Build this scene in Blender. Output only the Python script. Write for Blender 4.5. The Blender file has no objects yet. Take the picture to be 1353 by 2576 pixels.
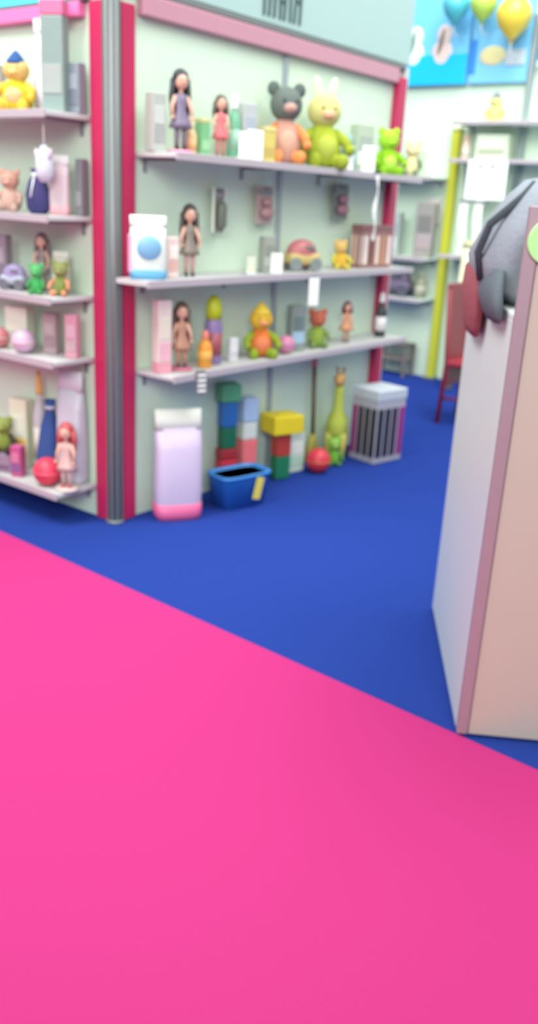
import bpy, bmesh, math, random
from mathutils import Vector, Matrix
random.seed(7)
PI = math.pi
COL = bpy.context.scene.collection

# ------------------------------------------------------------------ materials
def lin(c):
    c = c/255.0
    return c/12.92 if c <= .04045 else ((c+.055)/1.055)**2.4
_M = {}
def M(rgb, rough=.6, metal=0.0, kind='plain', alpha=1.0):
    key = (rgb, rough, metal, kind, alpha)
    if key in _M: return _M[key]
    m = bpy.data.materials.new('%s_%02x%02x%02x' % ((kind,)+tuple(rgb)))
    m.use_nodes = True
    nt = m.node_tree; b = nt.nodes['Principled BSDF']
    col = tuple(lin(v) for v in rgb)+(1,)
    b.inputs['Base Color'].default_value = col
    b.inputs['Roughness'].default_value = rough
    b.inputs['Metallic'].default_value = metal
    if alpha < 1: b.inputs['Alpha'].default_value = alpha
    def noise(scale, detail=4):
        tc = nt.nodes.new('ShaderNodeTexCoord'); n = nt.nodes.new('ShaderNodeTexNoise')
        n.inputs['Scale'].default_value = scale; n.inputs['Detail'].default_value = detail
        nt.links.new(tc.outputs['Object'], n.inputs['Vector']); return n
    def bump(n, strength, dist):
        bp = nt.nodes.new('ShaderNodeBump'); bp.inputs['Strength'].default_value = strength
        bp.inputs['Distance'].default_value = dist
        nt.links.new(n.outputs[0], bp.inputs['Height']); nt.links.new(bp.outputs[0], b.inputs['Normal'])
    def vary(n, amount):
        mix = nt.nodes.new('ShaderNodeMix'); mix.data_type = 'RGBA'
        mix.inputs['A'].default_value = tuple(v*(1-amount) for v in col[:3])+(1,)
        mix.inputs['B'].default_value = tuple(min(1, v*(1+amount)) for v in col[:3])+(1,)
        nt.links.new(n.outputs[0], mix.inputs['Factor']); nt.links.new(mix.outputs['Result'], b.inputs['Base Color'])
    if kind == 'carpet':
        n = noise(420, 3); bump(n, .35, .003); vary(n, .06)
        b.inputs['Specular IOR Level'].default_value = .0
    elif kind == 'plush':
        n = noise(160, 4); bump(n, .6, .004); vary(n, .12)
        b.inputs['Specular IOR Level'].default_value = .15
    elif kind == 'cloth':
        n = noise(60, 5); bump(n, .5, .006); vary(n, .10)
        b.inputs['Specular IOR Level'].default_value = .2
    elif kind == 'panel':
        n = noise(3, 3); vary(n, .02)
    elif kind == 'board':
        n = noise(35, 3); bump(n, .05, .001)
    else:
        n = noise(40, 2); vary(n, .03)
    _M[key] = m
    return m
def P(r, g, b, rough=.45): return M((r, g, b), rough)
def F(r, g, b): return M((r, g, b), .9, 0, 'plush')
def K(r, g, b): return M((r, g, b), .85, 0, 'cloth')

# ------------------------------------------------------------------ mesh kit
class MB:
    def __init__(s): s.bm = bmesh.new()
    def box(s, c, d, bev=0.0, rot=None, seg=2):
        r = bmesh.ops.create_cube(s.bm, size=1.0); vs = r['verts']
        bmesh.ops.scale(s.bm, vec=d, verts=vs)
        if bev > 0:
            es = list({e for v in vs for e in v.link_edges})
            rr = bmesh.ops.bevel(s.bm, geom=es, offset=min(bev, min(d)*.45), segments=seg, affect='EDGES', profile=.5)
            vs = list({v for f in rr['faces'] for v in f.verts} | {v for v in vs if v.is_valid})
        if rot is not None: bmesh.ops.rotate(s.bm, cent=(0, 0, 0), matrix=rot, verts=vs)
        bmesh.ops.translate(s.bm, vec=c, verts=vs); return s
    def ell(s, c, r, rot=None, u=20, v=14):
        q = bmesh.ops.create_uvsphere(s.bm, u_segments=u, v_segments=v, radius=1.0)['verts']
        bmesh.ops.scale(s.bm, vec=r if hasattr(r, '__len__') else (r, r, r), verts=q)
        if rot is not None: bmesh.ops.rotate(s.bm, cent=(0, 0, 0), matrix=rot, verts=q)
        bmesh.ops.translate(s.bm, vec=c, verts=q)
        for w in q:
            for f in w.link_faces: f.smooth = True
        return s
    def lathe(s, prof, c=(0, 0, 0), n=24, sx=1.0, sy=1.0):
        rings = []
        for r, z in prof:
            rings.append([s.bm.verts.new((c[0]+r*sx*math.cos(2*PI*i/n), c[1]+r*sy*math.sin(2*PI*i/n), c[2]+z)) for i in range(n)])
        for a, b in zip(rings, rings[1:]):
            for i in range(n):
                s.bm.faces.new((a[i], a[(i+1) % n], b[(i+1) % n], b[i])).smooth = True
        s.bm.faces.new(list(reversed(rings[0]))); s.bm.faces.new(rings[-1]); return s
    def tube(s, pts, r, n=10):
        pts = [Vector(p) for p in pts]
        rr = r if hasattr(r, '__len__') else [r]*len(pts)
        rings = []; up = Vector((0, 0, 1))
        for i, p in enumerate(pts):
            t = (pts[min(i+1, len(pts)-1)]-pts[max(i-1, 0)]).normalized()
            a = t.cross(Vector((1, 0, 0)) if abs(t.x) < .8 else up).normalized(); b = t.cross(a)
            rings.append([s.bm.verts.new(p+a*rr[i]*math.cos(2*PI*k/n)+b*rr[i]*math.sin(2*PI*k/n)) for k in range(n)])
        for a, b in zip(rings, rings[1:]):
            for k in range(n): s.bm.faces.new((a[k], a[(k+1) % n], b[(k+1) % n], b[k])).smooth = True
        s.bm.faces.new(list(reversed(rings[0]))); s.bm.faces.new(rings[-1]); return s
    def prism(s, poly, z0, z1):
        a = [s.bm.verts.new((x, y, z0)) for x, y in poly]; b = [s.bm.verts.new((x, y, z1)) for x, y in poly]
        n = len(poly)
        for i in range(n): s.bm.faces.new((a[i], a[(i+1) % n], b[(i+1) % n], b[i]))
        s.bm.faces.new(list(reversed(a))); s.bm.faces.new(b); return s
    def loft(s, sections, n=20, e=2.6):
        """stack of super-ellipse sections (cx, cy, z, rx, ry)"""
        rings = []
        for cx, cy, z, rx, ry in sections:
            ring = []
            for i in range(n):
                t = 2*PI*i/n; c, q = math.cos(t), math.sin(t)
                ring.append(s.bm.verts.new((cx+rx*math.copysign(abs(c)**(2/e), c), cy+ry*math.copysign(abs(q)**(2/e), q), z)))
            rings.append(ring)
        for a, b in zip(rings, rings[1:]):
            for i in range(n): s.bm.faces.new((a[i], a[(i+1) % n], b[(i+1) % n], b[i])).smooth = True
        s.bm.faces.new(list(reversed(rings[0]))); s.bm.faces.new(rings[-1]); return s
    def build(s, name, mat, parent=None):
        bmesh.ops.recalc_face_normals(s.bm, faces=s.bm.faces)
        me = bpy.data.meshes.new(name); s.bm.to_mesh(me); s.bm.free()
        me.materials.append(mat)
        o = bpy.data.objects.new(name, me); COL.objects.link(o)
        if parent: o.parent = parent
        return o
def rx(a): return Matrix.Rotation(math.radians(a), 3, 'X')
def ry(a): return Matrix.Rotation(math.radians(a), 3, 'Y')
def rz(a): return Matrix.Rotation(math.radians(a), 3, 'Z')
def tag(o, label=None, cat=None, group=None, kind=None):
    if label: o['label'] = label
    if cat: o['category'] = cat
    if group: o['group'] = group
    if kind: o['kind'] = kind
    return o
def thing(name, label, cat, loc=(0, 0, 0), rot=0, group=None):
    o = bpy.data.objects.new(name, None); COL.objects.link(o); o.empty_display_size = .05
    o.location = loc; o.rotation_euler = (0, 0, rot)
    return tag(o, label, cat, group)

# ------------------------------------------------------------------ the place
CORNER = Vector((-.764, 4.122, 0)); YPOST = Vector((1.525, 8.571, 0))
A_R, A_L = 53.5, 323.5            # heading of each wall's own x axis (viewer's right); its front is -y
def frame(a):
    a = math.radians(a); return Vector((math.cos(a), math.sin(a), 0)), Vector((math.sin(a), -math.cos(a), 0))
def onwall(w, u, off, z):
    """a point on a wall: u metres from its post, off metres out of its face"""
    a, o = {'R': (A_R, CORNER), 'L': (A_L, CORNER), 'K': (A_L, YPOST)}[w]
    x, n = frame(a)
    if w != 'R': u = -u
    p = o+x*u+n*off; return (p.x, p.y, z)
HEAD = {'R': math.radians(A_R), 'L': math.radians(A_L), 'K': math.radians(A_L)}
def place(o, w, u, off, z, turn=0):
    o.location = onwall(w, u, off, z); o.rotation_euler = (0, 0, HEAD[w]+math.radians(turn)); return o

blue_carpet = M((40, 61, 138), .95, 0, 'carpet')
pink_carpet = M((184, 53, 117), .95, 0, 'carpet')
white_panel = M((210, 227, 207), .55, 0, 'panel')
magenta = M((184, 36, 84), .45, 0, 'plain')
alu = M((122, 126, 126), .5, .3, 'plain')
shelf_mat = M((194, 192, 192), .5, 0, 'panel')
grey_metal = M((140, 140, 146), .4, .4, 'plain')
dark = P(34, 34, 40)
white = P(240, 240, 236)

tag(MB().box((0, 5, -.03), (26, 26, .06)).build('floor', blue_carpet), kind='structure')
# pink carpet in the foreground, its straight edge running to the left wall
e = math.radians(141.3); ed = Vector((math.cos(e), math.sin(e), 0)); en = Vector((-math.sin(e), math.cos(e), 0))
if en.y > 0: en = -en
pm = Vector((-.1278+.0, 2.981, 0))
q = [pm+ed*4.2, pm-ed*3.6, pm-ed*3.6+en*5, pm+ed*4.2+en*5]
tag(MB().prism([(v.x, v.y) for v in q], 0, .006).build('carpet', pink_carpet),
    'bright pink carpet covering the foreground beside the blue carpet', 'carpet')

def wall(name, w, u0, u1, z0, z1, off0, off1, mat):
    o = MB().box(((u0+u1)/2, -(off0+off1)/2, (z0+z1)/2), (abs(u1-u0), abs(off1-off0), z1-z0)).build(name, mat)
    return o
def on(o, w, kind='structure'):
    o.location = {'R': CORNER, 'L': CORNER, 'K': YPOST}[w]; o.rotation_euler = (0, 0, HEAD[w])
    if kind: o['kind'] = kind
    return o
on(wall('wall_right', 'R', .05, 2.415, 0, 2.346, -.04, 0, white_panel), 'R')
on(wall('wall_left', 'L', -2.0, -.05, 0, 2.2985, -.04, 0, white_panel), 'L')
on(wall('wall_back', 'K', -1.2, 3.2, 0, 3.35, -.06, 0, white_panel), 'K')

# corner post: aluminium upright between two magenta edge strips
t = thing('corner_post', 'tall magenta and grey metal post at the near corner of the booth', 'post', CORNER, 0)
def sub(mb, name, mat, parent, a):
    o = mb.build(name, mat, parent); o.rotation_euler = (0, 0, math.radians(a)); return o
m = MB()
m.lathe([(.036, 0), (.036, 2.374)], n=16)
for k in range(8):
    a = (k+.5)*PI/4
    m.box((.037*math.cos(a), .037*math.sin(a), 1.187), (.006, .008, 2.37), 0, rz(math.degrees(a)))
sub(m, 'upright', alu, t, 8)
sub(MB().box((.083, -.0095, 1.15), (.082, .018, 2.30), .006), 'edge_strip', magenta, t, A_R)
sub(MB().box((-.080, -.0095, 1.15), (.078, .018, 2.30), .006), 'edge_strip', magenta, t, A_L)
sub(MB().lathe([(.046, 0), (.046, .010), (.04, .016)], n=20), 'foot_plate', alu, t, 0)

t = thing('end_post', 'magenta post at the far right end of the booth wall', 'post'); on(t, 'R', None)
MB().box((2.375, -.027, 1.15), (.085, .05, 2.30), .006).build('edge_strip', magenta, t)
MB().box((2.44, -.01, 1.185), (.04, .05, 2.36), .008).build('upright', M((205, 208, 210), .4, .3), t)

t = thing('top_rail', 'magenta rail, its colour paled for flare, along the top of the right booth wall', 'rail'); on(t, 'R', None)
MB().box((1.236, -.023, 2.305), (2.18, .044, .082), .006).build('rail_bar', M((190, 136, 152), .4), t)  # flare haze put into the base colour; the rail itself is stronger magenta
MB().box((1.236, -.012, 2.362), (2.36, .05, .026), .004).build('rail_cap', alu, t)
t = thing('top_rail', 'pink rail along the top of the left booth wall', 'rail'); on(t, 'L', None)
MB().box((-1.06, -.023, 2.270), (1.82, .044, .056), .006).build('rail_bar', M((240, 120, 175), .4), t)
MB().box((-1.06, -.012, 2.3055), (1.86, .05, .011), .004).build('rail_cap', alu, t)

# seam post between two wall panels
tag(on(MB().box((1.215, -.008, 1.13), (.035, .016, 2.26), .004).build('seam_profile', M((165, 172, 178), .4, .3)), 'R', None),
    'thin grey upright profile joining two white panels of the right booth wall', 'wall profile')

# fascia boards above the rails
t = thing('fascia_sign', 'white fascia board with dark lettering above the right booth wall', 'sign'); on(t, 'R', None)
MB().box((1.205, -.012, 2.66), (2.53, .03, .56), .004).build('board', M((165, 190, 186), .5, 0, 'panel'), t)
m = MB(); x = .985
for i, (hh, lean) in enumerate([(.17, 0), (.12, 3), (.2, 2), (.15, -2), (.22, 3), (.13, 0), (.19, 4), (.16, 2)]):
    m.box((x, -.031, 2.40+hh/2+.01), (.017, .008, hh), .002, ry(lean))
    if i % 3 == 0: m.box((x+.02, -.031, 2.41+hh*.55), (.035, .008, .016), .002)
    x += .043
m.build('lettering', M((70, 88, 92), .5), t)
t = thing('fascia_sign', 'plain cyan fascia board above the left booth wall', 'sign'); on(t, 'L', None)
MB().box((-1.03, -.012, 2.628), (1.9, .03, .63), .004).build('board', M((90, 205, 230), .5, 0, 'panel'), t)

# ------------------------------------------------------------------ shelves
def shelf(w, u0, u1, z, depth, label, group, mat=shelf_mat, th=.022, notch=0):
    s = 1 if w == 'R' else -1
    t = thing('wall_shelf', label, 'shelf', group=group); on(t, w, None)
    c = s*(u0+u1)/2; L = abs(u1-u0)
    if notch: MB().prism([(u0, -.062), (notch, -.062), (notch, -.004), (u1, -.004), (u1, -.004-depth), (u0, -.004-depth)], z-th, z).build('board', mat, t)
    else: MB().box((c, -.004-depth/2, z-th/2), (L, depth, th), .004).build('board', mat, t)
    MB().box((c, -.004-depth-.006, z-.014), (L, .012, .034), .003).build('front_lip', M((180, 168, 174), .4), t)
    n = max(2, int(L/.6)+1)
    for i in range(n):
        x = c-L/2+.06+(L-.12)*i/(n-1)
        if notch: x = max(x, notch+.03)
        m = MB(); m.box((x, -.008, z-th-.03), (.014, .008, .06)); m.box((x, -depth*.42, z-th-.006), (.012, depth*.78, .012))
        m.build('bracket', grey_metal, t)
    return t
GS = 'shelves on the right booth wall'
shelf('R', .13, 2.34, 1.725, .25, 'top white shelf on the right booth wall, just below its bare upper band', GS)
shelf('R', -.04, 2.34, 1.19, .25, 'middle white shelf on the right booth wall, reaching past the corner post', GS, notch=.15)
shelf('R', .13, 2.34, .75, .25, 'lowest white shelf on the right booth wall, above the floor row of toys', GS)
GL = 'shelves on the left booth wall'
shelf('L', .125, 1.9, 1.86, .25, 'highest white shelf on the left booth wall, holding the yellow toy', GL)
shelf('L', .125, 1.9, 1.44, .25, 'second white shelf down on the left wall, holding the navy bag', GL)
shelf('L', .125, 1.9, 1.09, .25, 'third white shelf down on the left wall, holding the green toys', GL)
shelf('L', .125, 1.9, .805, .25, 'fourth white shelf down on the left booth wall, holding the cream pack', GL)
shelf('L', .125, 1.9, .17, .25, 'low white shelf just above the blue floor at the left booth wall', GL)
GK = 'shelves on the back stand'
KS = M((216, 226, 222), .5, 0, 'panel')
shelf('K', .07, .70, 1.82, .30, 'upper pale shelf on the back stand, left of the yellow post', GK, KS)
shelf('K', .07, .70, 1.12, .30, 'middle pale shelf on the back stand, left of the yellow post', GK, KS)
shelf('K', .07, .70, .75, .30, 'lower pale shelf of the back stand, under the dark purple toy car', GK, KS)
shelf('K', -1.0, -.07, 2.27, .30, 'highest pale shelf on the back stand, right of the yellow post', GK, KS)
shelf('K', -1.0, -.07, 1.97, .30, 'pale shelf above the white placard on the back stand', GK, KS)
shelf('K', -1.0, -.07, 1.17, .30, 'pale shelf under the white placard on the back stand', GK, KS)

# ------------------------------------------------------------------ toy builders (front = -y, base at z = 0)
def boxed(name, label, cat, w, d, h, body, panel=None, win=None, lid=None, stripes=None, base=None, group=None, SW=.55):
    t = thing(name, label, cat, group=group)
    z0 = 0
    if base: MB().box((0, 0, h*.07), (w*1.02, d*1.02, h*.14), .004).build('base', base, t); z0 = h*.14
    top = h*.86 if lid else h
    ct = MB().box((0, 0, (z0+top)/2), (w, d, top-z0), .005).build('carton', body, t)
    if lid: MB().box((0, 0, h*.93), (w*1.03, d*1.03, h*.14), .006).build('lid', lid, t)
    if panel: MB().box((0, -d/2-.001, h*.30), (w*.84, .004, h*.26), .001).build('printed_panel', panel, ct)
    if win: MB().box((0, -d/2-.0015, h*.62), (w*.70, .005, h*.30), .002).build('window', win, ct)
    if stripes:
        for i, c in enumerate(stripes):
            n = len(stripes); x = -w/2+w*(i+.5)/n
            MB().box((x, -d/2-.002, h*.42), (w/n*SW, .005, h*.66), .001).build('stripe', c, ct)
            y = -d/2+d*(i+.5)/n
            MB().box((-w/2-.002, y, h*.42), (.005, d/n*SW, h*.66), .001).build('stripe', c, ct)
    return t
def bottle(name, label, cat, r, h, body, cap, lab=None, cw=.5):
    t = thing(name, label, cat)
    MB().lathe([(r*.9, 0), (r, h*.03), (r, h*.55), (r*.8, h*.66), (r*.42, h*.74), (r*.42, h*.8)]).build('flask', body, t)
    MB().lathe([(r*cw, h*(.78 if cw < .6 else .66)), (r*cw*1.04, h*.8), (r*cw*.9, h*.92), (r*.3, h)]).build('cap', cap, t)
    if lab: MB().lathe([(r*1.015, h*.14), (r*1.015, h*.46)]).build('label_band', lab, t)
    return t
def eyes(t, x, y, z, r):
    t = next((c for c in t.children if c.name.split('.')[0] == 'head'), t)
    for s in (-1, 1): MB().ell((s*x, y, z), r, u=10, v=8).build('eye', dark, t)
def plush(name, label, h, body, head, limb, belly=None, ear=None, ears='round', hat=None, muzzle=None, cat='soft toy', w=1.0):
    t = thing(name, label, cat)
    W = h*.24*w
    MB().loft([(0, 0, h*.02, W*.6, W*.5), (0, 0, h*.08, W*.95, W*.8), (0, 0, h*.22, W*1.05, W*.9), (0, 0, h*.38, W*.85, W*.75),
               (0, 0, h*.52, W*.5, W*.5)], e=2.1).build('body', body, t)
    if belly: MB().ell((0, -W*.62, h*.25), (W*.62, W*.34, h*.15)).build('belly', belly, t)
    hc = h*.68; hr = h*.2
    hd = MB().ell((0, -h*.01, hc), (hr*1.1*w**.5, hr*.95, hr)).build('head', head, t)
    for s in (-1, 1):
        if ears == 'round': MB().ell((s*hr*.82, 0, hc+hr*.82), (hr*.4, hr*.22, hr*.42)).build('ear', ear or head, hd)
        elif ears == 'long': MB().ell((s*hr*.5, 0, hc+hr*1.25), (hr*.28, hr*.18, hr*.75), ry(s*12)).build('ear', ear or head, hd)
        MB().tube([(s*W*.6, -W*.1, h*.44), (s*W*1.15, -W*.45, h*.33), (s*W*1.25, -W*.85, h*.24)], [W*.26, W*.3, W*.24], 12).ell((s*W*1.25, -W*.9, h*.23), W*.29, u=12, v=8).build('arm', limb, t)
        MB().tube([(s*W*.5, -W*.2, h*.12), (s*W*.75, -W*1.0, h*.07)], [W*.4, W*.34], 12).ell((s*W*.78, -W*1.15, h*.085), (W*.36, W*.3, W*.4), u=12, v=8).build('leg', limb, t)
    MB().ell((0, -hr*.85, hc-hr*.25), (hr*.42, hr*.35, hr*.3)).build('muzzle', muzzle or head, hd)
    eyes(t, hr*.38, -hr*.88, hc+hr*.15, hr*.1)
    if hat:
        MB().lathe([(hr*.95, hc+hr*.45), (hr*.85, hc+hr*.7), (hr*.5, hc+hr*1.15), (hr*.12, hc+hr*1.55)]).build('hat', hat, t)
    return t
def doll(name, label, h, hair, dress, legs, skin=None, base=None, hairlen=.35, wide=1.0, sleeves=None):
    t = thing(name, label, 'doll'); skin = skin or P(222, 170, 150)
    z = 0
    if base: MB().lathe([(h*.17, 0), (h*.17, h*.03), (h*.14, h*.045)]).build('stand', base, t); z = h*.04
    for s in (-1, 1):
        lg = MB().tube([(s*h*.045, 0, h*.45), (s*h*.05, -h*.01, h*.22), (s*h*.05, 0, z+h*.03)], [h*.045, h*.036, h*.026], 12).build('leg', legs, t)
        MB().ell((s*h*.05, -h*.025, z+h*.025), (h*.03, h*.055, h*.026), u=12, v=8).build('shoe', hair, lg)
    MB().loft([(0, 0, h*.30, h*.15*wide, h*.12*wide), (0, 0, h*.36, h*.13*wide, h*.105*wide), (0, 0, h*.52, h*.065, h*.05), (0, 0, h*.6, h*.085, h*.055),
               (0, 0, h*.68, h*.085, h*.045), (0, 0, h*.7, h*.04, h*.03)], e=2.2).build('dress', dress, t)
    for s in (-1, 1):
        a = MB().tube([(s*h*.08, 0, h*.67), (s*h*.125, -h*.02, h*.55), (s*h*.13, -h*.06, h*.44)], [h*.03, h*.024, h*.018], 10).ell((s*h*.131, -h*.068, h*.42), h*.024, u=10, v=8)
        a.build('arm', sleeves or skin, t)
    MB().tube([(0, 0, h*.69), (0, 0, h*.76)], h*.028, 12).ell((0, -h*.01, h*.84), (h*.085, h*.085, h*.1)).ell((0, -h*.094, h*.83), (h*.014, h*.016, h*.018), u=8, v=6).build('head', skin, t)
    eyes(t, h*.033, -h*.088, h*.855, h*.011)
    m = MB(); m.ell((0, h*.02, h*.875), (h*.105, h*.095, h*.115))
    for k in range(9):
        a = PI*(k/8); x = h*.1*math.cos(a); y = h*.02+h*.075*math.sin(a)
        m.tube([(x, y, h*.87), (x*1.15, y*1.15, h*(.87-hairlen*.5)), (x*1.05, y*1.1, h*(.87-hairlen))], [h*.034, h*.036, h*.014], 8)
    m.build('hair', hair, t)
    return t
def hangpack(name, label, w, h, card, toy, bub, edge=None, toyshape='pill'):
    """carded toy hung on a short wall hook; base = bottom of card, y = 0 at the wall face"""
    t = thing(name, label, 'hanging toy pack')
    MB().box((0, -.045, h/2), (w, .006, h), .002).build('backing_card', card, t)
    MB().tube([(0, -.001, h*.93), (0, -.075, h*.93), (0, -.082, h*.96)], .004, 8).build('hook', grey_metal, t)
    m = MB()
    if toyshape == 'pill': m.loft([(0, -.07, h*.1, w*.2, .012), (0, -.07, h*.16, w*.3, .02), (0, -.07, h*.6, w*.3, .022), (0, -.07, h*.7, w*.18, .012)])
    else: m.ell((0, -.07, h*.3), (w*.34, .024, h*.16)).ell((0, -.07, h*.58), (w*.24, .022, h*.13))
    m.build('toy', toy, t)
    MB().box((0, -.052, h*.84), (w*.9, .006, h*.13), .001).build('header_print', bub, t)
    if edge:
        for s in (-1, 1): MB().box((s*w*.5, -.05, h/2), (w*.1, .016, h*1.02), .003).build('edge_trim', edge, t)
    return t
def pouch(name, label, w, d, h, body, top, bottom=None, window=None, cat='toy pack', side=None):
    t = thing(name, label, cat)
    MB().loft([(0, 0, 0, w*.46, d*.48), (0, 0, h*.04, w*.5, d*.5), (0, 0, h*.3, w*.51, d*.52), (0, 0, h*.65, w*.5, d*.46), (0, 0, h*.84, w*.49, d*.2)], e=4, n=28).build('pouch', body, t)
    MB().loft([(0, 0, h*.82, w*.5, d*.22), (0, 0, h*.9, w*.5, d*.1), (0, 0, h, w*.5, .006)], e=5, n=28).build('header', top, t)
    if bottom: MB().loft([(0, 0, -.0005, w*.475, d*.495), (0, 0, h*.04, w*.515, d*.515), (0, 0, h*.15, w*.52, d*.525)], e=4, n=28).build('bottom_band', bottom, t)
    if window: MB().ell((0, -d*.47, h*.5), (w*.34, .018, h*.2)).build('window', window, t)
    if side: MB().box((-w*.5, 0, h*.4), (.012, d*.7, h*.6), .004).build('side_panel', side, t)
    return t
def blocks(name, label, w, parts, cat='toy tower'):
    """stack of shaped blocks, bottom up: (height, width factor, material)"""
    t = thing(name, label, cat); z = 0
    for hh, f, mt in parts:
        MB().box((0, 0, z+hh/2), (w*f, w*f*.8, hh-.002), .008).lathe([(w*f*.18, 0), (w*f*.18, .006)], (0, 0, z+hh-.002), 12).build('block', mt, t)
        z += hh
    return t
def ball(name, label, r, c1, c2):
    t = thing(name, label, 'ball')
    MB().ell((0, 0, r), r, u=28, v=18).build('sphere', c1, t)
    m = MB()
    m.lathe([(r*1.004, -r*.09), (r*1.012, 0), (r*1.004, r*.09)], (0, 0, r), 32)
    m.build('band', c2, t)
    return t
def car(name, label, L, W, H, body, cabin, wheel, stripe):
    t = thing(name, label, 'toy car')
    MB().box((0, 0, H*.38), (L, W, H*.36), H*.14, None, 3).build('chassis', stripe, t)
    MB().ell((0, 0, H*.55), (L*.46, W*.47, H*.44)).build('shell', body, t)
    MB().box((L*.12, -W*.38, H*.72), (L*.3, W*.2, H*.18), .01).build('window', cabin, t)
    for sx in (-1, 1):
        for sy in (-1, 1):
            m = MB().lathe([(H*.2, -W*.06), (H*.22, -W*.03), (H*.22, W*.03), (H*.2, W*.06)], n=20)
            o = m.build('wheel', wheel, t); o.rotation_euler = (PI/2, 0, 0); o.location = (sx*L*.32, sy*W*.46, H*.22)
    return t
def price_card(label, w, h, hang=False, mat=None):
    t = thing('price_card', label, 'price card', group='white price cards on the right booth shelves')
    MB().box((0, 0, h/2), (w, .006, h), .002, None).build('card', mat or M((246, 244, 238), .35), t)
    if hang: MB().box((0, .012, h+.004), (w*.9, .03, .012), .002).build('clip', grey_metal, t)
    else: MB().box((0, .018, .006), (w*.96, .05, .012), .002).build('foot', M((210, 214, 216), .2), t)
    return t

grey1, grey2, grey3 = P(150, 152, 152), P(118, 122, 126), P(96, 100, 106)
# ============================ RIGHT WALL, top shelf (z 1.725)
Z = 1.726
place(boxed('toy_box', 'pale grey toy box, first from the corner post on the top right shelf', 'toy box', .07, .06, .24, P(178, 182, 176), P(160, 162, 160), P(196, 200, 194)), 'R', .165, .10, Z, -10)
place(doll('doll', 'black haired doll in a grey violet dress with pink stand on the top shelf', .35, P(38, 40, 46), P(120, 108, 132), P(130, 112, 130), base=P(226, 130, 165), hairlen=.45), 'R', .27, .15, Z, -25)
place(bottle('toy_bottle', 'small peach bottle between black haired doll and green toy box', 'toy bottle', .028, .15, P(226, 186, 140), P(236, 205, 160), P(215, 165, 120)), 'R', .37, .12, Z)
place(boxed('toy_box', 'small green toy box on the top right shelf', 'toy box', .055, .05, .165, P(120, 178, 128), P(150, 196, 150), None, P(196, 196, 140)), 'R', .45, .12, Z, -8)
place(doll('doll', 'brown haired doll in a red dress behind a white price card', .28, P(96, 84, 78), P(214, 104, 110), P(205, 130, 120), hairlen=.3), 'R', .555, .14, Z, -30)
place(bottle('toy_bottle', 'green bottle with tall white cap on the top right shelf', 'toy bottle', .032, .29, P(112, 172, 140), P(245, 245, 245), P(150, 190, 168)), 'R', .675, .12, Z)
place(boxed('toy_box', 'grey toy box with lilac band behind a bright white card on top shelf', 'toy box', .085, .06, .26, P(182, 184, 184), P(190, 150, 158), P(170, 172, 186)), 'R', .77, .12, Z, -12)
place(boxed('toy_box', 'yellow toy box beside the large dark haired doll', 'toy box', .07, .06, .165, P(204, 186, 104), P(188, 160, 96), None, P(210, 196, 130)), 'R', .90, .15, Z, -15)
place(plush('plush_animal', 'soft toy with wide dark grey head, salmon body and orange legs on top shelf', .42, F(196, 146, 132), F(104, 112, 108), F(222, 140, 84), F(204, 160, 140), F(96, 104, 100), 'round', muzzle=F(190, 150, 140), w=.8), 'R', 1.07, .13, Z, -35)
place(plush('plush_animal', 'large olive green soft toy with peach head and pale ears on top shelf', .42, F(164, 176, 58), F(206, 196, 128), F(150, 162, 52), F(178, 188, 80), F(226, 238, 190), 'long', muzzle=F(222, 170, 140)), 'R', 1.40, .14, Z, -35)
place(bottle('toy_bottle', 'teal blue bottle beside the olive green soft toy', 'toy bottle', .042, .19, P(92, 150, 164), P(130, 170, 176), P(120, 172, 186)), 'R', 1.655, .15, Z)
place(boxed('toy_box', 'grey green toy box with a cream front card near the right end of top shelf', 'toy box', .12, .08, .26, P(176, 186, 166), P(240, 238, 222), P(160, 170, 160)), 'R', 1.83, .12, Z, -20)
place(plush('plush_animal', 'lime green soft toy in front of the end post on top shelf', .29, F(140, 190, 40), F(160, 208, 60), F(128, 176, 40), F(180, 214, 90), None, 'round'), 'R', 2.10, .14, Z, -35)
place(price_card('white price card in front of the brown haired doll in red', .05, .12), 'R', .615, .235, Z, -25)
place(price_card('bright white price card in front of the grey box with lilac band', .085, .135), 'R', .70, .235, Z, -25)
place(price_card('white price card standing right of the olive green soft toy', .05, .125), 'R', 1.53, .242, Z, -25)
place(price_card('cream white price card in front of the grey green box', .09, .14), 'R', 1.72, .245, Z, -25)
t = thing('ribbon', 'white paper ribbon hanging from the top shelf near the end post', 'ribbon'); place(t, 'R', 1.79, .275, 1.36)
m = MB()
for i in range(12):
    m.box((.012*math.sin(i*.9), 0, .03*i+.016), (.028, .004, .034), .001, rz(25*math.sin(i*.9)))
m.build('streamer', M((240, 238, 232), .5), t)
MB().box((0, .004, .372), (.04, .02, .014), .002).build('clip', dark, t)
# ============================ hooks between the shelves
place(hangpack('hanging_pack', 'slim grey green hanging pack with white edges above the middle shelf', .085, .21, P(134, 140, 128), P(112, 116, 104), P(150, 140, 148), P(226, 228, 218)), 'R', .66, .004, 1.385)
place(hangpack('hanging_pack', 'grey and dull pink hanging pack beside the wall seam', .14, .19, P(184, 158, 156), P(176, 132, 134), P(130, 130, 132), None, 'figure'), 'R', 1.03, .004, 1.43)
place(hangpack('hanging_pack', 'dark grey hanging pack with mauve toy below the lime green soft toy', .16, .2, P(128, 130, 128), P(158, 112, 122), P(112, 116, 116), None, 'figure'), 'R', 1.76, .004, 1.46)
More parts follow.
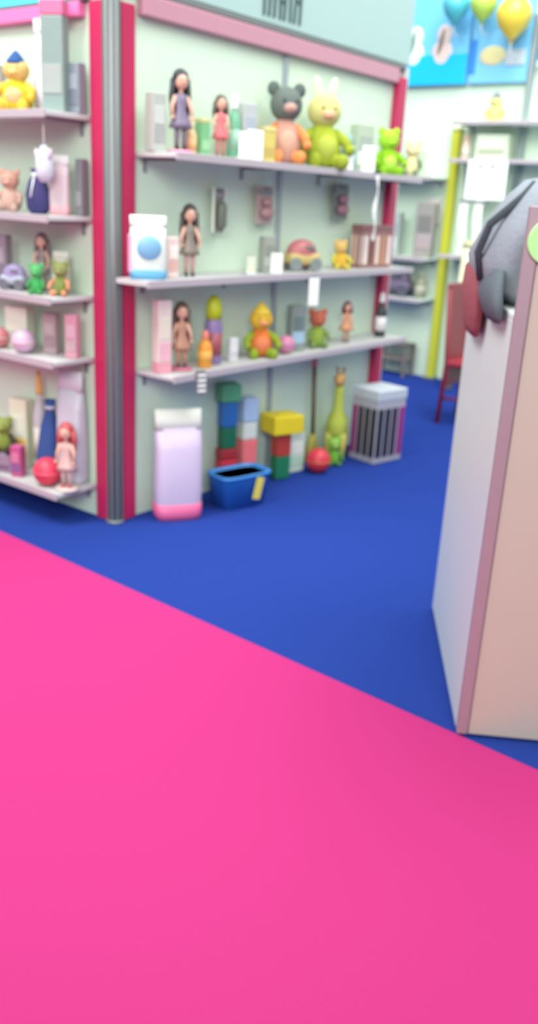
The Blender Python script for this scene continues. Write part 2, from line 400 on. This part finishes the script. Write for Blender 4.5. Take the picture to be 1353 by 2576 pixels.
# ============================ middle shelf (z 1.19)
Z = 1.191
place(pouch('toy_pouch', 'large white and blue toy pouch overhanging beside the corner post', .16, .09, .27, M((204, 212, 206), .45), P(218, 224, 212), P(86, 148, 186), P(120, 170, 206), side=P(232, 170, 200)), 'R', .055, .165, Z, -38)
place(boxed('toy_box', 'pale pink toy box left of the dark doll on the middle shelf', 'toy box', .055, .05, .18, P(226, 200, 196), P(214, 168, 160), P(236, 224, 218)), 'R', .22, .15, Z, -15)
place(doll('doll', 'dark brown haired doll in a grey brown dress on the middle shelf', .33, P(62, 54, 48), P(128, 116, 106), P(200, 150, 150), hairlen=.5), 'R', .355, .14, Z, -30)
place(price_card('small cream price card left of the grey toy box on the middle shelf', .05, .09, mat=M((220, 222, 200), .5)), 'R', .72, .225, Z, -25)
place(boxed('toy_box', 'grey toy box behind a white card on the middle shelf', 'toy box', .07, .06, .18, P(158, 160, 152), P(180, 180, 176), P(140, 142, 134)), 'R', .98, .12, Z, -20)
place(price_card('white price card in front of the grey box on the middle shelf', .07, .105), 'R', .92, .235, Z, -25)
place(car('toy_car', 'dull red rounded toy car on the middle shelf', .2, .12, .17, P(186, 106, 108), P(120, 112, 110), P(130, 136, 136), P(196, 172, 108)), 'R', 1.27, .14, Z, -25)
place(plush('plush_animal', 'small orange and yellow soft toy on the middle shelf', .18, F(214, 168, 66), F(216, 178, 108), F(204, 190, 80), None, None, 'round'), 'R', 1.66, .14, Z, -35)
place(boxed('toy_box', 'wide maroon toy box with white stripes beside the end post', 'toy box', .3, .09, .25, P(150, 108, 104), None, None, P(134, 92, 96), [P(235, 218, 212), P(120, 72, 76), P(232, 205, 190), P(196, 140, 110), P(236, 214, 208)]), 'R', 2.02, .13, Z, -5)
place(price_card('white price tag hanging under the middle shelf', .065, .15, hang=True), 'R', 1.20, .285, 1.02, -20)
# ============================ lowest shelf (z 0.75)
Z = .751
place(boxed('toy_box', 'tall pale pink toy box next to the corner post on the lowest shelf', 'toy box', .075, .06, .34, P(224, 206, 200), P(226, 176, 186), P(222, 212, 196), base=P(220, 150, 166)), 'R', .175, .14, Z, -15)
place(doll('doll', 'brown haired doll with mauve stand on the lowest shelf', .33, P(92, 72, 64), P(178, 130, 108), P(190, 140, 120), base=P(190, 110, 130), hairlen=.5), 'R', .30, .15, Z, -30)
place(bottle('toy_bottle', 'orange bottle with salmon cap on the lowest shelf', 'toy bottle', .036, .18, P(224, 148, 52), P(228, 130, 110), P(232, 166, 76)), 'R', .45, .17, Z)
place(bottle('toy_bottle', 'tall purple bottle with pointed lime green cap on the lowest shelf', 'toy bottle', .046, .34, P(136, 112, 160), P(186, 194, 30), P(160, 80, 90), cw=.86), 'R', .555, .13, Z)
place(boxed('toy_box', 'tiny white toy box right of the purple bottle', 'toy box', .05, .04, .12, P(214, 212, 214), P(196, 190, 200)), 'R', .70, .14, Z, -20)
place(plush('plush_clown', 'soft clown toy with yellow hat, orange body and green legs', .29, F(214, 116, 56), F(220, 176, 62), F(140, 160, 50), F(226, 130, 90), F(218, 150, 60), 'none', hat=F(224, 190, 70), muzzle=F(228, 150, 110)), 'R', .93, .14, Z, -35)
place(ball('toy_ball', 'small magenta ball on the lowest shelf', .05, P(206, 130, 160), P(190, 120, 180)), 'R', 1.13, .17, Z)
place(boxed('toy_box', 'dark grey toy box with light blue front on the lowest shelf', 'toy box', .09, .07, .25, P(136, 144, 140), P(160, 190, 210), P(110, 124, 120)), 'R', 1.27, .13, Z, -25)
place(plush('plush_animal', 'soft toy with brick red head and green body on the lowest shelf', .24, F(140, 160, 70), F(190, 102, 80), F(120, 142, 84), None, None, 'round', w=.85), 'R', 1.47, .14, Z, -35)
place(doll('doll', 'maroon haired doll in orange dress near the end of lowest shelf', .25, P(120, 52, 62), P(206, 142, 104), P(196, 150, 120), hairlen=.2, wide=1.3), 'R', 1.79, .14, Z, -35)
place(bottle('toy_bottle', 'slim black and white bottle at the right end of the lowest shelf', 'toy bottle', .035, .28, P(52, 52, 56), P(228, 222, 222), P(224, 214, 216)), 'R', 2.2, .14, Z)
t = price_card('striped white price tag hanging from the lowest shelf near the doll', .05, .10, hang=True, mat=M((120, 116, 122), .5)); place(t, 'R', .30, .285, .655, -20)
for k in range(4): MB().box((0, -.004, .014+.025*k), (.044, .004, .011), .001).build('stripe', white, t)
# ============================ floor row on the right
place(pouch('cushion_pack', 'large lilac cushion pack with white top standing on the blue floor', .235, .15, .56, M((196, 178, 204), .45), M((212, 212, 204), .45), P(206, 92, 138), None, 'cushion'), 'R', .275, .16, .002, -32)
place(blocks('block_tower', 'tower with blue and green upper blocks and red lower ones behind the blue bin', .1, [(.1, 1.0, P(40, 96, 150)), (.1, 1.0, P(188, 44, 60)), (.06, 1.0, P(150, 36, 50)), (.12, .85, P(24, 94, 66)), (.14, .9, P(36, 92, 158)), (.1, 1.15, P(76, 140, 104))]), 'R', .74, .09, .002, -20)
t = thing('toy_bin', 'low blue toy bin with a yellow tag on the floor', 'toy bin')
m = MB(); m.loft([(0, 0, 0, .135, .08), (0, 0, .17, .16, .095), (0, 0, .18, .165, .10), (0, 0, .165, .15, .085), (0, 0, .03, .125, .07)], e=5, n=32); m.build('tub', P(38, 98, 178), t)
MB().loft([(0, 0, .168, .167, .102), (0, 0, .184, .167, .102), (0, 0, .184, .15, .086), (0, 0, .168, .15, .086)], e=5, n=32).build('rim', P(52, 124, 196), t)
MB().box((.05, -.106, .105), (.05, .006, .12), .002, ry(14)).build('tag', P(216, 196, 90), t)
place(t, 'R', .66, .25, 0, -12)
t = blocks('block_tower', 'tower of pale blue, white and coral blocks behind the blue bin', .1, [(.12, .9, P(180, 196, 196)), (.15, 1.0, P(226, 110, 112)), (.1, .95, P(206, 210, 202)), (.14, 1.0, P(164, 184, 214))]); place(t, 'R', .95, .06, .002, -15)
place(blocks('block_tower', 'tower of green, red and wide yellow blocks on the floor', .13, [(.14, .75, P(30, 112, 76)), (.14, .75, P(176, 60, 46)), (.11, 1.55, P(222, 196, 28))]), 'R', 1.19, .13, .002, -20)
place(boxed('toy_box', 'pale mint toy box on the floor right of the yellow block tower', 'toy box', .15, .1, .24, P(200, 212, 196), P(176, 206, 186), P(214, 218, 210)), 'R', 1.36, .08, .002, -10)
t = thing('toy_broom', 'thin dark brown toy broom with pink top against the right booth wall', 'toy broom')
MB().tube([(0, 0, .16), (0, .02, .62)], .013, 12).build('stick', P(98, 78, 58), t)
MB().tube([(0, .02, .6), (0, .022, .72)], .018, 12).build('grip', P(216, 120, 138), t)
MB().loft([(0, 0, 0, .07, .025), (0, 0, .1, .05, .02), (0, 0, .18, .02, .018)], e=3).build('bristles', P(160, 150, 70), t)
place(t, 'R', 1.62, .06, .002)
t = thing('plush_giraffe', 'yellow green long necked soft giraffe with orange head on the floor', 'soft toy')
MB().loft([(0, 0, .14, .05, .07), (0, 0, .18, .07, .1), (0, 0, .26, .065, .09), (0, -.03, .32, .035, .04), (0, -.05, .44, .028, .03), (0, -.055, .5, .026, .028)], e=2.1).build('body', F(184, 192, 84), t)
MB().ell((0, -.075, .525), (.036, .06, .04)).build('head', F(210, 160, 100), t)
for s in (-1, 1):
    MB().tube([(s*.015, -.05, .55), (s*.02, -.045, .585)], .007, 8).ell((s*.02, -.045, .588), .011, u=8, v=6).build('horn', F(150, 110, 60), t)
    for y in (-.06, .06): MB().tube([(s*.04, y, .18), (s*.045, y, .0)], [.026, .022], 10).build('leg', F(196, 180, 90), t)
eyes(t, .022, -.12, .535, .006)
place(t, 'R', 1.80, .12, .002, -60)
place(ball('toy_ball', 'red ball on the floor between the yellow block tower and the broom', .075, P(204, 52, 66), P(214, 90, 60)), 'R', 1.46, .22, 0)
place(plush('plush_animal', 'small lime green soft toy on the floor beside the striped box', .2, F(120, 170, 66), F(140, 184, 84), F(80, 140, 80), None, None, 'round', w=.8), 'R', 1.66, .2, .002, -40)
place(boxed('storage_box', 'black and magenta striped box with pale grey lid on the floor by the end post', 'box', .26, .22, .47, P(172, 168, 178), None, None, P(190, 194, 202), [P(38, 36, 44), P(44, 40, 50), P(62, 46, 66), P(150, 50, 120)], SW=.72), 'R', 2.0, .30, .002, -12)

# ============================ LEFT WALL
Z = 1.861
place(boxed('toy_box', 'grey toy box at the left edge of the highest left shelf', 'toy box', .06, .05, .2, P(178, 168, 168), P(226, 222, 220), P(160, 152, 152)), 'L', .60, .13, Z, 15)
place(plush('plush_animal', 'yellow and peach soft toy with navy hat on the highest left shelf', .25, F(216, 190, 50), F(226, 190, 120), F(222, 180, 70), F(228, 176, 130), None, 'none', hat=F(56, 88, 140), w=1.15), 'L', .44, .15, Z, 30)
place(boxed('toy_box', 'tall grey toy box with pink top on the highest left shelf', 'toy box', .10, .07, .43, P(134, 150, 146), P(160, 166, 162), None, P(220, 110, 150)), 'L', .215, .12, Z, 25)
place(pouch('toy_pouch', 'pale lilac toy pouch behind the yellow soft toy', .09, .05, .38, P(214, 204, 218), P(224, 214, 226)), 'L', .36, .065, Z, 15)
place(boxed('toy_box', 'small blue grey toy box beside the corner post on the highest left shelf', 'toy box', .06, .05, .2, P(140, 148, 158), P(126, 132, 146), P(160, 168, 176)), 'L', .157, .055, Z, 8)
t = thing('plush_pendant', 'pale lilac soft toy hanging under the highest left shelf', 'soft toy')
MB().tube([(0, 0, .15), (0, 0, .261)], .003, 8).build('cord', white, t)
MB().loft([(0, 0, 0, .02, .02), (0, 0, .03, .042, .035), (0, 0, .1, .04, .034), (0, 0, .15, .014, .012)], e=2.1).build('body', F(206, 208, 220), t)
for s in (-1, 1): MB().ell((s*.038, -.005, .11), (.014, .012, .03), ry(s*25)).build('fin', F(216, 200, 218), t)
place(t, 'L', .21, .2, 1.575)
Z = 1.441
place(plush('plush_animal', 'peach brown soft toy at the left edge of the second left shelf', .2, F(196, 158, 146), F(206, 156, 140), F(184, 150, 140), None, None, 'round'), 'L', .52, .15, Z, 30)
t = thing('toy_bag', 'rounded navy blue bag with pale cord on the second left shelf', 'bag')
MB().loft([(0, 0, 0, .035, .03), (0, 0, .02, .055, .045), (0, 0, .08, .06, .05), (0, 0, .14, .042, .035), (0, 0, .165, .02, .018), (0, 0, .19, .034, .03)], e=2.2).build('sack', K(66, 62, 110), t)
MB().lathe([(.024, .158), (.026, .165), (.024, .172)]).tube([(.01, -.024, .165), (.02, -.045, .12), (.015, -.055, .07)], .004, 8).build('cord', white, t)
place(t, 'L', .31, .16, Z)
place(pouch('toy_pouch', 'pale pink toy pouch with white header right of the navy bag', .09, .05, .25, P(206, 184, 190), P(226, 220, 222), P(206, 150, 160)), 'L', .215, .115, Z, 22)
place(boxed('toy_box', 'slim dark grey toy box beside the corner post on the second left shelf', 'toy box', .035, .05, .24, P(124, 124, 130), P(150, 148, 154)), 'L', .147, .045, Z, 8)
Z = 1.091
place(boxed('toy_box', 'mauve toy box at the left edge of the third left shelf', 'toy box', .07, .06, .24, P(150, 134, 148), P(126, 112, 128), P(170, 156, 168)), 'L', .64, .12, Z, 20)
place(car('toy_car', 'purple grey toy car on the third left shelf', .13, .08, .12, P(150, 136, 176), P(120, 110, 130), P(110, 104, 116), P(168, 172, 188)), 'L', .49, .17, Z, 20)
place(doll('doll', 'brown grey doll with dark hair on the third left shelf', .27, P(112, 98, 100), P(140, 124, 124), P(170, 150, 146), hairlen=.35), 'L', .375, .10, Z, 25)
place(plush('plush_animal', 'small bright green soft toy on the third left shelf', .15, F(70, 160, 90), F(90, 172, 106), F(70, 150, 84), None, None, 'round', w=.8), 'L', .29, .20, Z, 30)
place(pouch('toy_pouch', 'pale cream toy pouch between bright green and olive soft toys', .08, .05, .19, P(212, 212, 196), P(220, 218, 206)), 'L', .265, .08, Z, 15)
place(plush('plush_animal', 'olive green soft toy with orange feet on the third left shelf', .17, F(124, 136, 74), F(140, 146, 90), F(206, 140, 110), None, None, 'round', w=.85), 'L', .185, .15, Z, 30)
Z = .806
place(boxed('toy_box', 'cream white toy box with dark grey edge on the fourth left shelf', 'toy box', .12, .07, .2, P(222, 222, 204), P(196, 192, 182), None, None, None), 'L', .535, .12, Z, 20)
place(ball('toy_ball', 'dull red ball at the left edge of the fourth left shelf', .05, P(196, 120, 126), P(210, 160, 160)), 'L', .59, .2, Z)
place(ball('toy_ball', 'lilac pink ball in front on the fourth left shelf', .055, P(206, 172, 200), P(220, 190, 200)), 'L', .40, .205, Z)
place(boxed('toy_box', 'mauve grey toy box behind the lilac ball', 'toy box', .07, .05, .19, P(172, 148, 152), P(160, 130, 140), P(184, 164, 166)), 'L', .32, .10, Z, 20)
place(boxed('toy_box', 'pink toy box beside the corner post on the fourth left shelf', 'toy box', .06, .05, .2, P(212, 150, 168), P(196, 166, 170), P(216, 176, 186)), 'L', .17, .10, Z, 22)
Z = .171
place(plush('plush_animal', 'olive green soft toy at the left edge of the low left shelf', .2, F(126, 140, 64), F(140, 150, 80), F(60, 60, 50), None, None, 'round'), 'L', .62, .18, Z+.10, 30)
place(boxed('toy_box', 'mauve toy box under the olive green soft toy on the low left shelf', 'toy box', .12, .1, .098, P(150, 130, 150), P(120, 90, 120)), 'L', .62, .18, Z, 20)
place(boxed('toy_box', 'tall cream toy box with yellow front on the low left shelf', 'toy box', .1, .07, .36, P(222, 220, 196), P(224, 184, 92), P(226, 226, 212)), 'L', .62, .07, Z, 20)
place(bottle('toy_bottle', 'tall pale bottle with orange cap behind the navy sack on the low left shelf', 'toy bottle', .035, .52, P(190, 186, 190), P(216, 172, 96), P(210, 200, 190)), 'L', .47, .07, Z)
t = thing('toy_bag', 'navy blue tapered sack above the red ball on the low left shelf', 'bag')
MB().loft([(0, 0, 0, .05, .04), (0, 0, .03, .062, .05), (0, 0, .12, .06, .05), (.01, 0, .26, .045, .038), (.02, 0, .36, .02, .018), (.02, 0, .40, .03, .026)], e=2.2).build('sack', K(58, 82, 140), t)
MB().lathe([(.026, 0), (.028, .008), (.026, .016)], (.02, 0, .355)).build('cord', P(190, 190, 200), t)
place(t, 'L', .375, .10, Z, 15)
place(ball('toy_ball', 'red ball on the low left shelf', .07, P(214, 58, 84), P(228, 90, 110)), 'L', .275, .19, Z)
place(doll('doll', 'small doll with red hair and pale dress on the low left shelf', .34, P(186, 78, 80), P(204, 168, 162), P(206, 186, 178), base=P(200, 180, 176), hairlen=.3), 'L', .155, .17, Z, 25)
place(boxed('toy_box', 'magenta purple toy box in front on the low left shelf', 'toy box', .06, .05, .16, P(186, 84, 132), P(130, 90, 140), P(200, 120, 150)), 'L', .49, .2, Z, 20)
place(pouch('cushion_pack', 'tall pale lilac cushion pack behind the doll on the low left shelf', .15, .09, .56, M((204, 202, 214), .45), M((206, 206, 214), .45), None, None, 'cushion'), 'L', .235, .065, Z, 5)

# ============================ BACK STAND
t = thing('yellow_post', 'slim yellow green post on the back stand', 'post'); on(t, 'K', None)
MB().box((0, -.045, 1.11), (.075, .075, 2.22), .01).build('column', M((196, 196, 52), .5), t)
MB().box((0, -.048, 2.235), (.09, .09, .03), .006).build('cap', M((222, 226, 190), .5), t)
MB().box((0, -.065, .01), (.12, .12, .02), .004).build('foot_plate', alu, t)
t = thing('grey_post', 'slim grey post on the back stand above the counter', 'post'); on(t, 'K', None)
MB().box((.60, -.03, 1.55), (.05, .05, 3.1), .008).build('column', M((138, 150, 152), .45, .2), t)
MB().box((.60, -.055, .01), (.1, .1, .02), .004).build('foot_plate', alu, t)
cyanb = M((0, 178, 240), .4); skyb = M((118, 188, 230), .45)
t = thing('fascia_sign', 'bright blue fascia sign with two pale printed figures on the back stand', 'sign'); on(t, 'K', None)
MB().box((-.31, -.035, 2.96), (.66, .05, .74), .006).build('board', M((110, 188, 232), .45), t)
MB().box((-.31, -.066, 2.71), (.655, .014, .24), .003).build('lower_band', cyanb, t)
for xx, c1, c2 in ((-.50, (226, 236, 224), (96, 126, 122)), (-.22, (222, 196, 190), (120, 110, 106))):
    m = MB(); m.ell((xx, -.068, 2.98), (.07, .012, .085)).ell((xx-.01, -.066, 2.84), (.1, .011, .11)); m.build('printed_figure', P(*c1), t)
    MB().ell((xx-.02, -.076, 2.93), (.022, .01, .11), ry(12)).build('printed_stroke', P(*c2), t)
t = thing('fascia_sign', 'pale blue fascia sign with beige printed shape on the back stand', 'sign'); on(t, 'K', None)
MB().box((.305, -.035, 2.96), (.53, .05, .74), .006).build('board', skyb, t)
MB().box((.075, -.066, 2.80), (.05, .014, .26), .003).build('edge_band', P(40, 130, 220), t)
MB().ell((.25, -.064, 2.80), (.12, .012, .075)).build('printed_shape', P(216, 204, 150), t)
MB().box((.455, -.066, 2.78), (.18, .012, .12), .003).build('printed_panel', P(180, 190, 200), t)
t = thing('fascia_sign', 'bright blue fascia sign at the right edge of the back stand', 'sign'); on(t, 'K', None)
MB().box((.98, -.035, 3.0), (.66, .05, .60), .006).build('board', M((0, 150, 222), .4), t)
MB().box((.98, -.066, 2.72), (.65, .014, .05), .003).build('lower_band', M((190, 226, 240), .4), t)
def balloon(label, u, off, z, r, mt):
    t = thing('balloon', label, 'balloon', group='balloons above the back stand')
    MB().lathe([(r*.02, -r*1.25), (r*.3, -r*1.0), (r*.75, -r*.55), (r*.98, 0), (r*.92, r*.4), (r*.6, r*.8), (r*.25, r*.97), (r*.02, r)]).build('bulb', mt, t)
    MB().lathe([(r*.12, -r*1.34), (r*.03, -r*1.24)], n=12).build('knot', mt, t)
    MB().tube([(0, 0, -r*1.3), (0, .0, -r*1.7), (0, off-.03, -r*2.0)], .004, 6).build('string', white, t)
    return place(t, 'K', u, off, z)
balloon('yellow balloon above the back stand at top right', -.48, .24, 3.05, .15, M((226, 196, 70), .3))
balloon('lime green balloon above the back stand, left of the yellow one', -.20, .24, 3.16, .115, M((176, 206, 90), .3))
balloon('teal balloon above the back stand, left of the lime green one', .05, .24, 3.16, .115, M((80, 176, 190), .3))
place(plush('plush_animal', 'beige and yellow soft toy on the upper back shelf', .33, F(214, 204, 150), F(226, 206, 160), F(106, 120, 96), None, None, 'round', w=.9), 'K', .37, .16, 1.822, 20)
place(boxed('toy_box', 'pale pink toy box hung on the back stand left of the yellow post', 'toy box', .14, .05, .22, P(214, 204, 206), P(206, 170, 180)), 'K', .17, .026, 1.42)
place(boxed('toy_box', 'tall grey brown toy box beside the yellow post on the middle back shelf', 'toy box', .17, .13, .48, P(146, 140, 136), P(166, 150, 152), P(118, 114, 112)), 'K', .16, .16, 1.122, 15)
place(boxed('toy_box', 'pale grey toy box on the middle back shelf', 'toy box', .16, .12, .38, P(164, 172, 168), P(190, 196, 192), P(140, 146, 146)), 'K', .50, .16, 1.122, 10)
place(car('toy_car', 'dark purple grey toy car on the lower back shelf', .34, .18, .26, P(104, 88, 112), P(80, 76, 92), P(84, 82, 100), P(112, 100, 124)), 'K', .42, .16, .752, 5)
place(bottle('toy_bottle', 'olive grey bottle right of the purple car on the lower back shelf', 'toy bottle', .055, .25, P(136, 138, 112), P(150, 150, 130), P(170, 166, 150)), 'K', .15, .16, .752)
t = thing('bench', 'low brown bench with dark seat on the floor of the back stand', 'bench')
MB().box((0, 0, .30), (.36, .2, .03), .006).build('seat', P(92, 84, 82), t)
MB().box((0, .02, .16), (.32, .16, .02), .004).build('shelf', P(140, 124, 112), t)
for sx in (-1, 1):
    for sy in (-1, 1): MB().box((sx*.16, sy*.08, .143), (.03, .03, .286), .004).build('leg', P(120, 110, 106), t)
place(t, 'K', .36, .16, 0)
place(boxed('toy_box', 'mint and olive toy box above the white placard', 'toy box', .28, .12, .2, P(214, 224, 198), P(168, 172, 150), P(232, 238, 214)), 'K', -.41, .16, 1.972, 5)
place(bottle('toy_bottle', 'small peach bottle beside the yellow post on the back stand', 'toy bottle', .035, .2, P(222, 186, 172), P(226, 170, 150), P(214, 200, 190)), 'K', -.17, .2, 1.972)
place(plush('plush_animal', 'yellow soft toy with grey hat on the highest back shelf', .24, F(220, 210, 130), F(214, 204, 140), F(216, 196, 120), None, None, 'none', hat=F(130, 130, 140)), 'K', -.38, .16, 2.272, 20)
t = thing('placard', 'blank white placard pinned by two dark pins on the back stand', 'placard')
MB().box((0, 0, .16), (.36, .012, .32), .003).build('sheet', M((252, 252, 248), .35), t)
for s in (-.06, .05): 
    o = MB().lathe([(.015, 0), (.015, .008), (.009, .014)], n=12).build('pin', dark, t); o.rotation_euler = (PI/2, 0, 0); o.location = (s, -.006, .27)
place(t, 'K', -.445, .31, 1.645)
t = thing('paper_strips', 'pair of white paper strips hanging below the white placard', 'paper strips')
for xx, ln in ((-.08, .44), (.06, .47)):
    m = MB()
    for i in range(10): m.box((xx+.01*math.sin(i*.6), .01*math.cos(i*.7), ln*(i+.5)/10), (.075, .004, ln/10+.004), .001)
    m.build('strip', M((240, 242, 232), .4), t)
MB().box((0, .006, .455), (.26, .02, .02), .004).build('clip_bar', grey_metal, t)
place(t, 'K', -.36, .325, 1.175)
t = thing('poster_tube', 'cream poster tube standing on the floor right of the yellow post', 'poster tube')
MB().tube([(0, 0, .01), (.05, .02, 1.28)], .052, 18).build('tube', P(216, 214, 176), t)
MB().tube([(.0488, .0195, 1.25), (.0508, .0203, 1.30)], .056, 18).build('end_cap', P(196, 190, 150), t)
place(t, 'K', -.36, .42, 0)

# ============================ red chair behind the counter
red = P(132, 34, 50, .5)
t = thing('chair', 'dark red chair with tall back standing behind the counter', 'chair', (1.545, 6.70, 0), math.radians(58))
for sx in (-1, 1):
    MB().tube([(sx*.2, -.2, 0), (sx*.19, -.19, .45)], .018, 12).build('leg', red, t)
    MB().tube([(sx*.2, .22, 0), (sx*.19, .2, .45), (sx*.19, .24, 1.0)], .018, 12).build('leg', red, t)
MB().box((0, 0, .46), (.42, .42, .05), .018).build('seat', P(150, 36, 54, .5), t)
MB().box((0, .226, .66), (.37, .03, .76), .012, rx(-4)).build('backrest', P(132, 42, 54, .5), t)
for sx in (-1, 1): MB().tube([(sx*.195, -.195, .2), (sx*.195, .21, .2)], .011, 10).build('stretcher', P(130, 40, 54), t)

# ============================ white counter in the right foreground
CA = math.radians(-4.3)
t = thing('display_counter', 'tall white counter with a cream front board in the right foreground', 'counter', (.6235, 2.402, 0), CA)
MB().box((.65, .455, .645), (1.30, .89, 1.27), .004).build('cabinet', M((204, 212, 210), .4, 0, 'panel'), t)
MB().box((.65, .455, 1.288), (1.30, .89, .016), .003).build('worktop', M((224, 228, 226), .35, 0, 'panel'), t)
MB().box((.668, -.011, .79), (1.264, .022, 1.56), .003).build('front_board', M((190, 175, 163), .3, 0, 'board'), t)
MB().box((.017, -.013, .79), (.034, .026, 1.56), .003).build('edge_strip', M((166, 140, 150), .4, .2), t)
o = MB().lathe([(.058, 0), (.058, .006), (.054, .008)], n=40).build('printed_disc', M((176, 232, 150), .4), t)
o.rotation_euler = (PI/2, 0, 0); o.location = (.062, -.0265, 1.485)

# soft bag on the counter end, its pocket flopping over the white side
t = thing('soft_bag', 'slumped grey soft bag with dull red pocket on the counter end', 'bag')
a = Matrix.Rotation(CA, 3, 'Z'); p = Vector((.6235, 2.402, 0))+a @ Vector((0, 0, 0)); t.location = (p.x, p.y, 1.297); t.rotation_euler = (0, 0, CA)
MB().loft([(.06, .50, 0, .045, .29), (.03, .50, .04, .075, .33), (.02, .49, .12, .085, .33), (.045, .45, .22, .075, .28), (.075, .41, .30, .06, .22), (.09, .38, .35, .03, .15)], e=2.5, n=32).build('body', K(142, 148, 158), t)
MB().loft([(-.022, .60, -.13, .012, .12), (-.026, .60, -.10, .02, .16), (-.034, .60, .0, .03, .18), (-.03, .60, .08, .03, .17), (-.02, .58, .12, .015, .14)], e=2.6, n=28).build('pocket', K(150, 84, 90), t)
MB().loft([(-.020, .22, -.04, .012, .12), (-.024, .22, -.02, .019, .15), (-.034, .24, .03, .026, .16), (-.02, .27, .10, .014, .12)], e=2.6, n=28).build('flap', K(92, 98, 106), t)
MB().tube([(-.05, .34, .06), (-.07, .32, .14), (-.05, .29, .22), (.03, .26, .30), (.06, .28, .335)], .012, 12).build('strap', K(70, 76, 82), t)

# ------------------------------------------------------------------ lights
def area(name, loc, target, size, power, col, spread=180):
    l = bpy.data.lights.new(name, 'AREA'); l.spread = math.radians(spread); l.shape = 'RECTANGLE'; l.size, l.size_y = size; l.energy = power; l.color = col
    o = bpy.data.objects.new(name, l); COL.objects.link(o); o.location = loc
    d = Vector(target)-Vector(loc); o.rotation_euler = d.to_track_quat('-Z', 'Y').to_euler(); return o
area('hall_or_fill_lamp', (-2.6, 2.6, 5.6), (-.6, 4.5, 1.5), (2.6, 2.6), 370, (.95, 1.0, .97))
area('hall_or_fill_lamp', (2.2, 3.2, 5.6), (.8, 5.0, 1.4), (2.6, 2.6), 200, (.93, 1.0, .97))
area('hall_or_fill_lamp', (1.6, 6.2, 6.0), (1.6, 8.5, 2.4), (2.5, 2.5), 250, (.95, 1.0, .98))
area('hall_or_fill_lamp', (-.2, -4.4, 4.8), (.2, 5.0, 1.0), (6, 3), 95, (.92, 1.0, .95), 62)  # added soft fill behind the camera, brightens walls and counter front; no hall lamp
w = bpy.data.worlds.new('World'); bpy.context.scene.world = w; w.use_nodes = True
bg = w.node_tree.nodes['Background']; bg.inputs[0].default_value = (.92, .97, .97, 1); bg.inputs[1].default_value = .62

# ------------------------------------------------------------------ camera
cam = bpy.data.cameras.new('Camera'); co = bpy.data.objects.new('Camera', cam); COL.objects.link(co)
cam.sensor_fit = 'VERTICAL'; cam.sensor_height = 36; cam.sensor_width = 36*1353/2576
cam.lens = 36*2216/2576
cam.clip_start = .02
cam.dof.use_dof = True; cam.dof.focus_distance = 1.25; cam.dof.aperture_fstop = 3.2; cam.dof.aperture_blades = 0
pitch, roll = math.radians(19.46), math.radians(3.035)
fw = Vector((0, math.cos(pitch), -math.sin(pitch))); up = Vector((0, math.sin(pitch), math.cos(pitch))); rt = Vector((1, 0, 0))
ca, sa = math.cos(roll), math.sin(roll)
ix = rt*ca+up*sa; iy = up*ca-rt*sa
mw = Matrix((ix, iy, -fw)).transposed().to_4x4(); mw.translation = (0, 0, 1.55)
co.matrix_world = mw
sc = bpy.context.scene; sc.camera = co
sc.view_settings.view_transform = 'Standard'; sc.view_settings.look = 'None'
sc.view_settings.exposure = 0.0; sc.view_settings.gamma = 1.0; sc.view_settings.use_curve_mapping = False
